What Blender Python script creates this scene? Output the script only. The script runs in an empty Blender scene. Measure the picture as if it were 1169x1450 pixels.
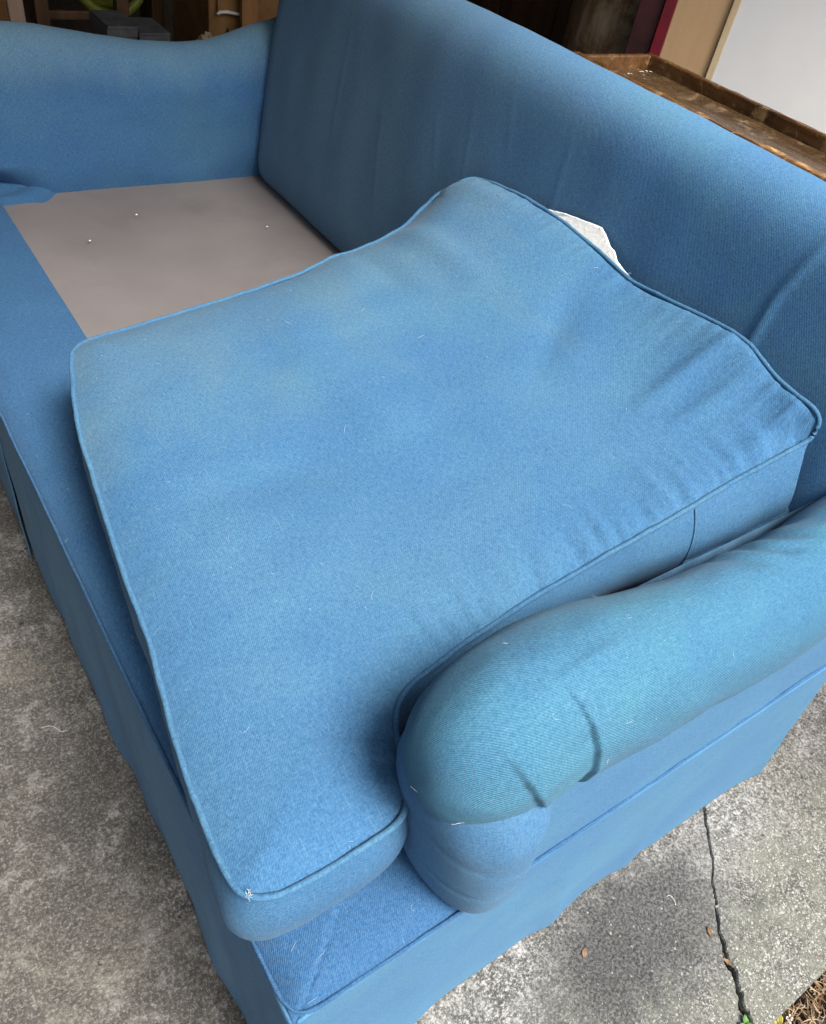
import bpy, bmesh, math, random
import numpy as np
from mathutils import Vector, Matrix, noise, geometry

random.seed(7)
scene = bpy.context.scene
col = scene.collection
R = math.radians

# ---------------------------------------------------------------- camera, sky, sun, exposure
RC = np.array([[0.81980497, -0.54908369, 0.16256357],
               [-0.28378701, -0.63613065, -0.71749754],
               [0.49737787, 0.54207462, -0.67732589]])   # rows: right, down, forward
CAM = np.array([-0.129492, -0.135774, 1.1])
cd = bpy.data.cameras.new('camera')
cam = bpy.data.objects.new('camera', cd)
col.objects.link(cam)
cam.matrix_world = Matrix([[RC[0][0], -RC[1][0], -RC[2][0], CAM[0]],
                           [RC[0][1], -RC[1][1], -RC[2][1], CAM[1]],
                           [RC[0][2], -RC[1][2], -RC[2][2], CAM[2]],
                           [0, 0, 0, 1]])
cd.sensor_fit = 'VERTICAL'
cd.sensor_height = 24
cd.lens = 1142.72 / 1450 * 24
cd.clip_start = 0.02
cd.clip_end = 300
scene.camera = cam

w = bpy.data.worlds.new('World')
scene.world = w
w.use_nodes = True
wn = w.node_tree
sky = wn.nodes.new('ShaderNodeTexSky')
sky.sky_type = 'NISHITA'
sky.sun_disc = False
SUN_EL, SUN_AZ = R(58), R(168)
sky.sun_elevation = SUN_EL
sky.sun_rotation = SUN_AZ
sky.dust_density = 6
sky.air_density = 1.0
sky.ozone_density = 0.6
hz = wn.nodes.new('ShaderNodeHueSaturation')      # thin overcast: the same sky, less blue
hz.inputs['Saturation'].default_value = .62
wn.links.new(sky.outputs[0], hz.inputs['Color'])
wn.links.new(hz.outputs[0], wn.nodes['Background'].inputs[0])
wn.nodes['Background'].inputs[1].default_value = 0.105

sd = bpy.data.lights.new('sun', 'SUN')
sd.energy = 3.3
sd.angle = R(26)
sd.color = (1, .96, .9)
so = bpy.data.objects.new('sun', sd)
col.objects.link(so)
sv = Vector((math.cos(SUN_EL) * math.sin(SUN_AZ), math.cos(SUN_EL) * math.cos(SUN_AZ), math.sin(SUN_EL)))
so.rotation_euler = sv.to_track_quat('Z', 'Y').to_euler()
so.location = (0.5, -3, 4)

scene.view_settings.view_transform = 'Standard'
scene.view_settings.look = 'None'
scene.view_settings.gamma = 1
scene.view_settings.use_curve_mapping = False
scene.view_settings.exposure = 0.80
scene.render.engine = 'CYCLES'


# ---------------------------------------------------------------- node helper
class NT:
    def __init__(s, name, rough=.8, spec=.3):
        s.m = bpy.data.materials.new(name)
        s.m.use_nodes = True
        s.t = s.m.node_tree
        s.b = s.t.nodes['Principled BSDF']
        s.b.inputs['Roughness'].default_value = rough
        s.b.inputs['Specular IOR Level'].default_value = spec

    def n(s, typ, ins=None, **kw):
        nd = s.t.nodes.new('ShaderNode' + typ)
        for k, v in kw.items():
            setattr(nd, k, v)
        for k, v in (ins or {}).items():
            s.set(nd.inputs[k], v)
        return nd

    def set(s, sock, v):
        if isinstance(v, bpy.types.NodeSocket):
            s.t.links.new(v, sock)
        elif isinstance(v, (tuple, list)) and sock.type == 'RGBA' and len(v) == 3:
            sock.default_value = (*v, 1)
        else:
            sock.default_value = v

    def noise(s, vec, scale, detail=4, rough=.55, dist=0):
        return s.n('TexNoise', {'Vector': vec, 'Scale': scale, 'Detail': detail, 'Roughness': rough, 'Distortion': dist}).outputs[0]

    def map(s, vec, scale=(1, 1, 1), rot=(0, 0, 0), loc=(0, 0, 0)):
        return s.n('Mapping', {'Vector': vec, 'Scale': scale, 'Rotation': rot, 'Location': loc}).outputs[0]

    def ramp(s, v, lo, hi, a=0., b=1.):
        return s.n('MapRange', {0: v, 1: lo, 2: hi, 3: a, 4: b}, clamp=True).outputs[0]

    def mix(s, f, a, b, mode='MIX'):
        nd = s.n('Mix', data_type='RGBA', blend_type=mode)
        s.set(nd.inputs[0], f); s.set(nd.inputs[6], a); s.set(nd.inputs[7], b)
        return nd.outputs[2]

    def math(s, op, a, b=0.):
        return s.n('Math', {0: a, 1: b}, operation=op).outputs[0]

    def pos(s):
        return s.n('TexCoord').outputs['Object']

    def uv(s):
        return s.n('TexCoord').outputs['UV']

    def bump(s, h, strength=.3, dist=.001, normal=None):
        i = {'Height': h, 'Strength': strength, 'Distance': dist}
        if normal is not None: i['Normal'] = normal
        return s.n('Bump', i).outputs[0]

    def out(s, color=None, normal=None, rough=None):
        if color is not None: s.set(s.b.inputs['Base Color'], color)
        if normal is not None: s.set(s.b.inputs['Normal'], normal)
        if rough is not None: s.set(s.b.inputs['Roughness'], rough)
        return s.m


def fabric(name, blue, faded, fade_lo=.42, fade_hi=.68, twill=.5, seed=0., pale=.0, top=None, grey=None):
    s = NT(name, .92, .15)
    p = s.map(s.pos(), loc=(seed, seed * .7, seed * 1.3))
    uv = s.uv()
    big = s.noise(p, 5.5, 4, .6, .4)
    patchy = s.noise(s.map(p, (10, 19, 17)), 1, 4, .6, .3)
    v = s.math('ADD', s.math('MULTIPLY', big, .70), s.math('MULTIPLY', patchy, .30))
    c = s.mix(s.ramp(v, fade_lo, fade_hi), blue, faded)
    # violet-blue areas where the dye held
    c = s.mix(s.ramp(s.noise(p, 9, 3, .5), .5, .8, 0, .22), c, (blue[0] * 1.15, blue[1] * .9, blue[2] * 1.02))
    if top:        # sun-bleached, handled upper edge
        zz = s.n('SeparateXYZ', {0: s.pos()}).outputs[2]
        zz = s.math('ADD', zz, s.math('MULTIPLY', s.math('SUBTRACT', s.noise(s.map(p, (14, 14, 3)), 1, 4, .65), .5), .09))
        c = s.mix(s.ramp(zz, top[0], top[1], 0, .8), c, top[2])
    if grey:       # soiled, greyed cloth towards one edge, in soft smears
        yy = s.n('SeparateXYZ', {0: s.pos()}).outputs[1]
        yy = s.math('ADD', yy, s.math('MULTIPLY', s.math('SUBTRACT', s.noise(s.map(p, (9, 5, 9)), 1, 5, .6, .5), .5), .75))
        c = s.mix(s.ramp(yy, grey[0], grey[1], 0, .62), c, grey[2])
    # threads along warp and weft
    wa = s.noise(s.map(uv, (170, 640, 1)), 1, 2, .6)
    we = s.noise(s.map(uv, (640, 150, 1)), 1, 2, .6)
    slub = s.noise(s.map(uv, (520, 22, 1)), 1, 2, .6)
    grain = s.noise(s.map(uv, (560, 560, 1)), 1, 3, .75)
    th = s.math('ADD', s.math('ADD', s.math('MULTIPLY', wa, .30), s.math('MULTIPLY', we, .30)), s.math('MULTIPLY', grain, .40))
    c = s.mix(s.ramp(th, .40, .60, 0, 1), s.mix(.30, c, (.008, .035, .10)), s.mix(.11, c, (.36, .55, .66)))
    c = s.mix(s.ramp(slub, .62, .78, 0, .16), c, (.30, .48, .60))
    # twill line
    tw = s.n('TexWave', {'Vector': s.map(uv, (1, 1, 1), (0, 0, R(38))), 'Scale': 180, 'Distortion': 1.6, 'Detail': 2, 'Detail Scale': 3.},
             wave_type='BANDS', bands_direction='X').outputs[1]
    c = s.mix(s.math('MULTIPLY', s.ramp(tw, .1, .9, 1, 0), .34 * twill), c, (.015, .045, .11))
    # pale lint and rubbed flecks
    fl = s.noise(s.map(uv, (300, 120, 1)), 1, 2, .6)
    c = s.mix(s.ramp(fl, .70, .82, 0, .35 + pale), c, (.5, .58, .62))
    h = s.math('ADD', s.math('MULTIPLY', th, .8), s.math('MULTIPLY', tw, .5 * twill))
    nb = s.bump(s.noise(p, 60, 3, .6), .10, .004)
    nb = s.bump(h, .5, .0013, nb)
    s.b.inputs['Sheen Weight'].default_value = .08
    s.b.inputs['Sheen Roughness'].default_value = .45
    s.set(s.b.inputs['Sheen Tint'], (.75, .88, 1.0))
    return s.out(c, nb)


BLUE = (.054, .178, .355)
TEAL = (.100, .245, .365)
M = {}
M['cloth'] = fabric('blue_twill', BLUE, TEAL, .40, .80, .3)
M['back'] = fabric('blue_twill_back', (.066, .202, .398), (.100, .268, .385), .42, .80, .3, 4.4, 0, None, (.42, 1.25, (.165, .262, .340)))
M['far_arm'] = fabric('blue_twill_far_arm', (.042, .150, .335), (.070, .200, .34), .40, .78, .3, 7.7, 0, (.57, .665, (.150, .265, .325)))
M['skirt'] = fabric('blue_twill_skirt', (.055, .201, .395), (.085, .258, .41), .42, .76, .2, 2.2)
M['cushion'] = fabric('blue_twill_cushion', (.043, .154, .316), (.078, .215, .332), .40, .76, .35, 3.1, 0, None, (.48, .82, (.125, .215, .262)))
M['arm'] = fabric('blue_twill_faded_arm', (.042, .168, .304), (.066, .230, .322), .36, .66, .75, 5.3)
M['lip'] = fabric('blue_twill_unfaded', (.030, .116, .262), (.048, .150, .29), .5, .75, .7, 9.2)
M['piping'] = fabric('blue_piping', (.044, .155, .305), (.078, .212, .32), .42, .74, .2, 1.7, .04)


def deck_mat():
    s = NT('grey_platform_cloth', .95, .1)
    p = s.pos(); uv = s.uv()
    g = s.noise(s.map(uv, (500, 500, 1)), 1, 3, .7)
    b = s.noise(p, 4, 4)
    c = s.mix(s.ramp(b, .35, .65), (.190, .174, .176), (.238, .217, .217))
    c = s.mix(s.ramp(g, .35, .65, 0, .35), c, (.15, .135, .13))
    c = s.mix(s.ramp(s.noise(s.map(p, loc=(3, 1, 0)), 9, 5, .65, .5), .52, .70, 0, .4), c, (.15, .135, .13))
    return s.out(c, s.bump(g, .3, .0006))


def concrete_mat():
    s = NT('weathered_concrete', .93, .2)
    p = s.pos()
    big = s.noise(p, 2.6, 5, .62, .6)
    mid = s.noise(p, 16, 7, .72, .5)
    fine = s.noise(p, 90, 6, .8, .3)
    vfine = s.noise(p, 330, 4, .8)
    sx = s.n('SeparateXYZ', {0: p})
    wob = s.math('MULTIPLY', s.math('SUBTRACT', s.noise(p, 5, 5, .7, .4), .5), .45)
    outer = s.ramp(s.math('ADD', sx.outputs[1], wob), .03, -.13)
    inner = s.ramp(s.math('ADD', sx.outputs[0], s.math('MULTIPLY', wob, 1.6)),    .20, -.04)  # floor along the sofa front darkened: brown dirt plus shade painted in
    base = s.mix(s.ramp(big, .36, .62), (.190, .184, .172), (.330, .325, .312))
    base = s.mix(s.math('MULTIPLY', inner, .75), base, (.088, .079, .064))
    # blotchy laitance: pale crust against darker, worn paste
    grit = s.noise(p, 240, 5, .85, .2)
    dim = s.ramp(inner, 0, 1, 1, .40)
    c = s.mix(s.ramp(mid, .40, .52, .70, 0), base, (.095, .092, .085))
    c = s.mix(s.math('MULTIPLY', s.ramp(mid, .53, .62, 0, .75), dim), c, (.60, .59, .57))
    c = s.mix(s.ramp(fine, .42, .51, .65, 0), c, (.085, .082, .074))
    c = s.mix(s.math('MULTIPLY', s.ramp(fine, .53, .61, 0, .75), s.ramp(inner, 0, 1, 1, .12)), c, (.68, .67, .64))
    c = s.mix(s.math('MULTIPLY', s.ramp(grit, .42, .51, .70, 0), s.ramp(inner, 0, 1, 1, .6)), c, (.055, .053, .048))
    crust = s.noise(s.map(p, loc=(7, 3, 0)), 6, 6, .7, .8)
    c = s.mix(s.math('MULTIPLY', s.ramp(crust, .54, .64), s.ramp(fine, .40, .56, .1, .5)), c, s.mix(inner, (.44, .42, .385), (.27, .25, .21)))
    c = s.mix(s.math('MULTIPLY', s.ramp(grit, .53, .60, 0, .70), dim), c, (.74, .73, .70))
    # mossy, washed-out strip along the outer edge with exposed pale aggregate
    c = s.mix(s.math('MULTIPLY', outer, s.ramp(mid, .38, .56, .2, .75)), c, (.175, .182, .140))
    warp = s.mix(.006, p, s.n('TexNoise', {'Vector': p, 'Scale': 140, 'Detail': 3}).outputs[1], 'ADD')
    hs = []
    for sc, th0, th1, keep in ((330, .46, .34, .30), (190, .42, .30, .45)):
        vo = s.n('TexVoronoi', {'Vector': warp, 'Scale': sc, 'Randomness': 1})
        cc = s.n('SeparateColor', {0: vo.outputs['Color']})
        sel = s.ramp(cc.outputs[0], keep, keep + .03)
        size = s.math('MULTIPLY', cc.outputs[1], .16)
        gr = s.math('MULTIPLY', s.ramp(s.math('ADD', vo.outputs['Distance'], size), th0, th1), sel)
        gr = s.math('MULTIPLY', gr, s.ramp(outer, 0, 1, .10, 1))
        c = s.mix(s.math('MULTIPLY', gr, .85), c, s.mix(cc.outputs[2], (.34, .34, .29), (.72, .71, .66)))
        hs.append(gr)
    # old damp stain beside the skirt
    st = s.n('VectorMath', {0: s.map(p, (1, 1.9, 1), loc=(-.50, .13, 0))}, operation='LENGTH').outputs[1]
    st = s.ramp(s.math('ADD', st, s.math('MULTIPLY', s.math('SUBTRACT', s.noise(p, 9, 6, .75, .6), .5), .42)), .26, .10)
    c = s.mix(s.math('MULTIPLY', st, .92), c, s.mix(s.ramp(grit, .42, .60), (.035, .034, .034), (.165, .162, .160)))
    # pits and oily stains
    c = s.mix(s.ramp(s.noise(p, 70, 3, .6), .34, .26, 0, .85), c, (.028, .026, .024))
    c = s.mix(s.ramp(s.noise(s.map(p, loc=(2, 5, 0)), 5, 6, .75, .9), .56, .72, 0, .6), c, (.055, .050, .045))
    h = s.math('ADD', s.math('ADD', s.math('MULTIPLY', fine, .9), s.math('MULTIPLY', hs[0], .25)), s.math('ADD', s.math('MULTIPLY', mid, .8), s.math('MULTIPLY', vfine, .35)))
    return s.out(c, s.bump(h, .9, .005))


def soil_mat():
    s = NT('soil', .98, .1)
    p = s.pos()
    c = s.mix(s.ramp(s.noise(p, 60, 6, .7), .35, .65), (.012, .010, .008), (.055, .042, .030))
    return s.out(c, s.bump(s.noise(p, 180, 5, .7), .9, .01))


def asphalt_mat():
    s = NT('asphalt', .9, .25)
    p = s.pos()
    f = s.noise(p, 180, 4, .7)
    c = s.mix(s.ramp(f, .35, .7), (.020, .021, .024), (.075, .076, .08))
    return s.out(c, s.bump(f, .8, .004))


def wood_mat(name, dark, light, axis=2, scale=1., rough=.55, spec=.4, wear=None, bump=.3):
    s = NT(name, rough, spec)
    p = s.pos()
    st = [26 * scale] * 3; st[axis] = 1.6 * scale
    g = s.noise(s.map(p, tuple(st)), 1, 6, .65, .8)
    st2 = [150 * scale] * 3; st2[axis] = 5 * scale
    f = s.noise(s.map(p, tuple(st2)), 1, 4, .7)
    blot = s.noise(p, 7 * scale, 5, .65, .5)
    v = s.math('ADD', s.math('MULTIPLY', g, .5), s.math('ADD', s.math('MULTIPLY', f, .2), s.math('MULTIPLY', blot, .3)))
    c = s.mix(s.ramp(v, .36, .64), dark, light)
    r = None
    if wear:
        wv = s.noise(p, 26 * scale, 6, .75, .6)
        c = s.mix(s.ramp(wv, .54, .66, 0, .75), c, wear)
        c = s.mix(s.ramp(s.noise(p, 55, 4, .7), .36, .26, 0, .8), c, (.012, .008, .005))
        r = s.ramp(wv, .35, .65, rough - .15, rough + .2)
    return s.out(c, s.bump(v, bump, .003), r)


def plain(name, a, b, scale=30, rough=.6, spec=.4, bump=.1):
    s = NT(name, rough, spec)
    p = s.pos()
    v = s.noise(p, scale, 5, .65, .3)
    return s.out(s.mix(s.ramp(v, .35, .65), a, b), s.bump(v, bump, .002))


M['deck'] = deck_mat()
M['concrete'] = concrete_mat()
M['soil'] = soil_mat()
M['asphalt'] = asphalt_mat()
M['tray'] = wood_mat('worn_tray_wood', (.022, .009, .004), (.25, .120, .040), 1, 1., .30, .7, (.60, .38, .17), .8)
M['tray_bed'] = wood_mat('tray_bed_wood', (.020, .011, .006), (.12, .072, .034), 1, .8, .26, .8, (.30, .21, .12), .4)
M['brown_wood'] = wood_mat('brown_wood', (.030, .015, .008), (.150, .080, .038), 2, .8, .6, .3)
M['orange_wood'] = wood_mat('orange_wood', (.16, .07, .022), (.34, .17, .06), 2, .8, .6, .3)
M['pale_wood'] = wood_mat('pale_batten_wood', (.30, .20, .14), (.48, .35, .26), 2, 1., .7, .2)
M['ply'] = wood_mat('plywood', (.54, .34, .175), (.68, .46, .25), 2, .5, .6, .3, None, .1)
M['ply_edge'] = wood_mat('plywood_edge', (.55, .40, .22), (.78, .64, .42), 2, 1.2, .6, .3, None, .2)
M['white_panel'] = plain('white_laminate', (.76, .76, .755), (.82, .82, .815), 3, .45, .4, .03)
M['red'] = plain('red_paint', (.16, .008, .018), (.26, .012, .028), 14, .4, .5)
M['maroon'] = plain('dark_red_paint', (.030, .008, .008), (.075, .016, .014), 14, .5, .4)
M['black'] = plain('black_plastic', (.006, .006, .006), (.014, .014, .015), 40, .5, .4)
M['grey_box'] = plain('grey_card', (.075, .078, .085), (.12, .123, .13), 25, .8, .2)
M['card'] = plain('brown_card', (.16, .085, .032), (.23, .125, .05), 18, .85, .15)
M['card_white'] = plain('white_card', (.55, .52, .46), (.68, .65, .58), 40, .85, .15)
M['paper'] = plain('crumpled_paper', (.24, .17, .11), (.40, .31, .21), 30, .9, .1, .5)
M['green'] = plain('dark_green_cloth', (.012, .020, .012), (.03, .042, .026), 30, .9, .1)
M['lime'] = plain('yellow_green_hose', (.12, .145, .014), (.19, .21, .026), 30, .45, .4)
M['wall'] = plain('garage_wall', (.05, .042, .034), (.11, .09, .07), 4, .9, .1)
M['roof'] = plain('roof_boards', (.05, .04, .03), (.09, .075, .06), 4, .9, .1)
M['white_cloth'] = plain('white_liner_cotton', (.88, .87, .83), (.91, .90, .86), 160, .95, .1, .5)
M['lint'] = plain('white_lint', (.75, .75, .72), (.85, .85, .82), 50, .95, .1)
M['leaf_green'] = plain('green_leaf', (.05, .14, .02), (.10, .22, .035), 90, .5, .4)
M['leaf_yellow'] = plain('yellowing_leaf', (.22, .24, .03), (.40, .33, .06), 90, .55, .4)
M['leaf_dry'] = plain('dry_leaf', (.16, .085, .045), (.30, .19, .11), 120, .8, .2)
M['straw'] = plain('dry_straw', (.34, .22, .12), (.52, .40, .26), 120, .85, .2)
M['petal'] = plain('white_petal', (.75, .76, .72), (.85, .85, .8), 90, .6, .3)


def rust_drum():
    s = NT('mottled_brown_drum', .75, .3)
    p = s.pos()
    a = s.noise(p, 9, 6, .7, .9)
    b = s.noise(s.map(p, (30, 30, 4)), 1, 5, .7)
    v = s.math('ADD', s.math('MULTIPLY', a, .6), s.math('MULTIPLY', b, .4))
    c = s.mix(s.ramp(v, .36, .52), (.040, .020, .010), (.190, .115, .060))
    c = s.mix(s.ramp(v, .50, .66), c, (.38, .29, .19))
    return s.out(c, s.bump(v, .4, .004))


M['drum'] = rust_drum()


# ---------------------------------------------------------------- object helpers
def tag(o, label=None, cat=None, group=None, kind=None):
    if label: o['label'] = label
    if cat: o['category'] = cat
    if group: o['group'] = group
    if kind: o['kind'] = kind
    return o


def empty(name, loc=(0, 0, 0)):
    o = bpy.data.objects.new(name, None)
    o.empty_display_size = .1
    col.objects.link(o)
    o.location = loc
    return o


def mesh_obj(name, V, F, mat, parent=None, smooth=True, uvs=None):
    me = bpy.data.meshes.new(name)
    me.from_pydata([tuple(v) for v in V], [], [tuple(f) for f in F])
    me.update()
    if uvs is not None:
        ul = me.uv_layers.new(name='UVMap')
        li = np.empty(len(me.loops), dtype=np.int32)
        me.loops.foreach_get('vertex_index', li)
        ul.data.foreach_set('uv', np.asarray(uvs, dtype=np.float32)[li].ravel())
    me.materials.append(mat)
    if smooth:
        me.polygons.foreach_set('use_smooth', np.ones(len(me.polygons), dtype=bool))
    o = bpy.data.objects.new(name, me)
    col.objects.link(o)
    if parent is not None:
        o.parent = parent
        pm = Matrix.Identity(4)
        q = parent
        while q is not None:            # parents are only ever translated
            pm = Matrix.Translation(q.location) @ pm
            q = q.parent
        if parent.type == 'EMPTY' or True:
            o.location = -pm.to_translation()
    return o


def grid(name, P, mat, parent=None, close_u=False, uv_off=0.):
    """P: (nu, nv, 3) array of points; UVs are arc lengths in metres."""
    P = np.asarray(P, dtype=float)
    nu, nv = P.shape[:2]
    du = np.linalg.norm(np.diff(P, axis=0), axis=2).mean(1)
    dv = np.linalg.norm(np.diff(P, axis=1), axis=2).mean(0)
    U = np.concatenate([[0], np.cumsum(du)])
    W = np.concatenate([[0], np.cumsum(dv)])
    uv = np.stack(np.meshgrid(U + uv_off, W + uv_off, indexing='ij'), 2).reshape(-1, 2)
    I = np.arange(nu * nv).reshape(nu, nv)
    if close_u:
        I = np.concatenate([I, I[:1]], 0)
    F = np.stack([I[:-1, :-1], I[1:, :-1], I[1:, 1:], I[:-1, 1:]], 2).reshape(-1, 4)
    return mesh_obj(name, P.reshape(-1, 3), F.tolist(), mat, parent, True, uv)


def nz(x, y, z, s=1.):
    return noise.noise(Vector((x * s, y * s, z * s)))


def rumple(P, normal, amp=.002, s=7., stretch=(1, 1, 1), seed=0.):
    """push a point grid along a fixed direction by smooth noise"""
    P = np.array(P, dtype=float)
    n = np.array(normal, float)
    sh = P.shape
    Q = P.reshape(-1, 3)
    d = np.array([noise.noise(Vector((q[0] * s * stretch[0] + seed, q[1] * s * stretch[1], q[2] * s * stretch[2]))) for q in Q])
    return (Q + d[:, None] * n * amp).reshape(sh)


def tube(name, path, r, mat, parent=None, seg=8, closed=False, wob=0.):
    path = np.asarray(path, float)
    n = len(path)
    T = (np.roll(path, -1, 0) - np.roll(path, 1, 0)) if closed else np.gradient(path, axis=0)
    T /= np.linalg.norm(T, axis=1)[:, None] + 1e-12
    up = np.array([0, 0, 1.])
    rings = []
    for i in range(n):
        a = np.cross(T[i], up)
        if np.linalg.norm(a) < .1: a = np.cross(T[i], [1, 0, 0])
        a /= np.linalg.norm(a); b = np.cross(a, T[i])
        rr = (r[i] if hasattr(r, '__len__') else r) * (1 + wob * noise.noise(Vector(path[i] * 90)))
        rings.append([path[i] + rr * (math.cos(t) * a + math.sin(t) * b) for t in np.linspace(0, 2 * math.pi, seg, endpoint=False)])
    V = np.array(rings).reshape(-1, 3)
    F = []
    for i in range(n if closed else n - 1):
        j = (i + 1) % n
        for k in range(seg):
            F.append((i * seg + k, i * seg + (k + 1) % seg, j * seg + (k + 1) % seg, j * seg + k))
    if not closed:
        F.append(tuple(range(seg))[::-1]); F.append(tuple((n - 1) * seg + k for k in range(seg)))
    arc = np.concatenate([[0], np.cumsum(np.linalg.norm(np.diff(path, axis=0), axis=1))])
    uv = np.stack([np.repeat(arc, seg), np.tile(np.arange(seg) / seg * 6.28 * (np.mean(r)), n)], 1)
    return mesh_obj(name, V, F, mat, parent, True, uv)


def resample(path, step, closed=False):
    path = np.asarray(path, float)
    if closed: path = np.vstack([path, path[:1]])
    L = np.concatenate([[0], np.cumsum(np.linalg.norm(np.diff(path, axis=0), axis=1))])
    n = max(2, int(L[-1] / step))
    t = np.linspace(0, L[-1], n + 1)
    if closed: t = t[:-1]
    return np.stack([np.interp(t, L, path[:, k]) for k in range(path.shape[1])], 1)


def smooth_path(P, it=2, closed=False):
    P = np.asarray(P, float)
    for _ in range(it):
        if closed:
            P = (np.roll(P, 1, 0) + 2 * P + np.roll(P, -1, 0)) / 4
        else:
            Q = P.copy(); Q[1:-1] = (P[:-2] + 2 * P[1:-1] + P[2:]) / 4; P = Q
    return P


def box(name, lo, hi, mat, parent=None, bev=.003, rot=None, jitter=0.):
    """bevelled box between two corners, optionally turned about its base centre by euler rot"""
    bm = bmesh.new()
    bmesh.ops.create_cube(bm, size=1)
    lo = Vector(lo); hi = Vector(hi)
    c = (lo + hi) / 2; s = hi - lo
    for v in bm.verts:
        v.co = Vector((v.co.x * s.x, v.co.y * s.y, v.co.z * s.z))
    if bev:
        bmesh.ops.bevel(bm, geom=bm.edges[:], offset=min(bev, min(s) * .4), segments=2, affect='EDGES', profile=.6)
    base = Vector((c.x, c.y, lo.z))
    rm = Matrix.Identity(4)
    if rot:
        from mathutils import Euler
        rm = Euler(rot).to_matrix().to_4x4()
    for v in bm.verts:
        v.co = rm @ (v.co + Vector((0, 0, s.z / 2))) + base
        if jitter:
            v.co += Vector((nz(*v.co, 9), nz(*(v.co + Vector((3, 1, 2))), 9), 0)) * jitter
    bm.normal_update()
    V = [v.co.copy() for v in bm.verts]
    bm.verts.index_update()
    F = [[v.index for v in f.verts] for f in bm.faces]
    bm.free()
    return mesh_obj(name, V, F, mat, parent, False)


def ray(px):
    """direction of a photograph pixel in the world (used to measure the cushion's rim against the sofa's own planes)"""
    d = np.array([px[0] - 584.5, px[1] - 725., 1142.72])
    v = RC.T @ d
    return v / np.linalg.norm(v)


def at_z(px, z):
    d = ray(px)
    return CAM + d * (z - CAM[2]) / d[2]


# ---------------------------------------------------------------- ground, paving, crack
def fract(x, seed, a=1., s=6.):
    return sum(noise.noise(Vector((x * s * 2 ** k, seed, k * 3.1))) / 2 ** k for k in range(6)) * a


crack = [(1.02, 3.4), (.93, 1.5), (.86, .6), (.79, .2), (.735, .011), (.69, -.044), (.640, -.098), (.607, -.130), (.585, -.169), (.568, -.201), (.548, -.245)]
crack = resample(crack, .0035)
crack = resample(crack, .0014)
cw = np.interp(crack[:, 1], [-.245, -.20, -.15, -.1, -.04, .01, .3, 3.4], [.0028, .0042, .0025, .0009, .0012, .0011, .0005, .0003])
cl = np.array([[p[0] + fract(p[1], 1.3, .0055, 14) + fract(p[1], 2.9, .0036, 55) - w_ * max(.15, 1 + 1.6 * fract(p[1], 5.5, 1, 45)), p[1]] for p, w_ in zip(crack, cw)])
cr = np.array([[p[0] + fract(p[1], 1.3, .0055, 14) + fract(p[1], 2.9, .0036, 55) + w_ * max(.15, 1 + 1.6 * fract(p[1], 8.5, 1, 45)), p[1]] for p, w_ in zip(crack, cw)])


def edge_y(x):
    return -.243 + fract(x, 7.7, .007, 9) + (.02 * max(0, x - .75))


def paving(seam, side):
    """concrete slab on one side of the crack; outer edge is the broken lip at y = -0.24"""
    far = -6.0 if side < 0 else 6.0
    n = len(seam)
    rows = []
    ks = [0, .0015, .004, .02, .1, .4, 1]
    V = []
    for p in seam:
        for k in ks:
            z = 0 if k > .001 else -.003
            V.append((p[0] + (far - p[0]) * k if k > .01 else p[0] + side * (0 if k == 0 else k * 1.2), p[1], z))
    m = len(ks)
    F = []
    for i in range(n - 1):
        for j in range(m - 1):
            q = (i * m + j, i * m + j + 1, (i + 1) * m + j + 1, (i + 1) * m + j)
            F.append(q if side < 0 else q[::-1])
    # wall of the crack
    b = len(V)
    for p in seam: V.append((p[0] - side * .0004, p[1], -.05))
    for i in range(n - 1):
        q = (i * m, (i + 1) * m, b + i + 1, b + i)
        F.append(q if side < 0 else q[::-1])
    # outer lip: strip from the last row to the jagged edge, then down
    y0 = seam[-1][1]
    x0 = seam[-1][0]
    xs = x0 + side * np.concatenate([np.arange(0, .9, .004), np.linspace(.95, 5.8, 30)])
    s = len(V)
    for x in xs:
        e = edge_y(x)
        V += [(x, y0, 0.), (x, min(y0 - .0005, e + .006), 0.), (x, min(y0 - .001, e + .001), -.003), (x, min(y0 - .002, e), -.012), (x, e + .002, -.06)]
    for i in range(len(xs) - 1):
        for j in range(4):
            q = (s + i * 5 + j, s + i * 5 + j + 1, s + (i + 1) * 5 + j + 1, s + (i + 1) * 5 + j)
            F.append(q if side > 0 else q[::-1])
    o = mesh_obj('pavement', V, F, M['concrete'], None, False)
    o['kind'] = 'structure'
    return o


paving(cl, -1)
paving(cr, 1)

g = mesh_obj('soil', [(-7, -.9, -.014), (7, -.9, -.014), (7, 4.5, -.014), (-7, 4.5, -.014)], [(0, 1, 2, 3)], M['soil'], None, False)
g['kind'] = 'structure'
g = mesh_obj('ground', [(-120, -120, -.034), (120, -120, -.034), (120, 120, -.034), (-120, 120, -.034)], [(0, 1, 2, 3)], M['asphalt'], None, False)
g['kind'] = 'structure'
# asphalt drive beyond the soil joint
V = []; F = []
xs = np.linspace(.2, 1.4, 200)
for x in xs:
    e = -.272 + fract(x, 3.3, .008, 8)
    V += [(x, e, -.02), (x, e - .004, -.009), (x, e - .02, -.006), (x, -4, -.006)]
for i in range(len(xs) - 1):
    for j in range(3):
        F.append((i * 4 + j, i * 4 + j + 1, (i + 1) * 4 + j + 1, (i + 1) * 4 + j))
mesh_obj('road', V, F, M['asphalt'], None, False)['kind'] = 'structure'

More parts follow.
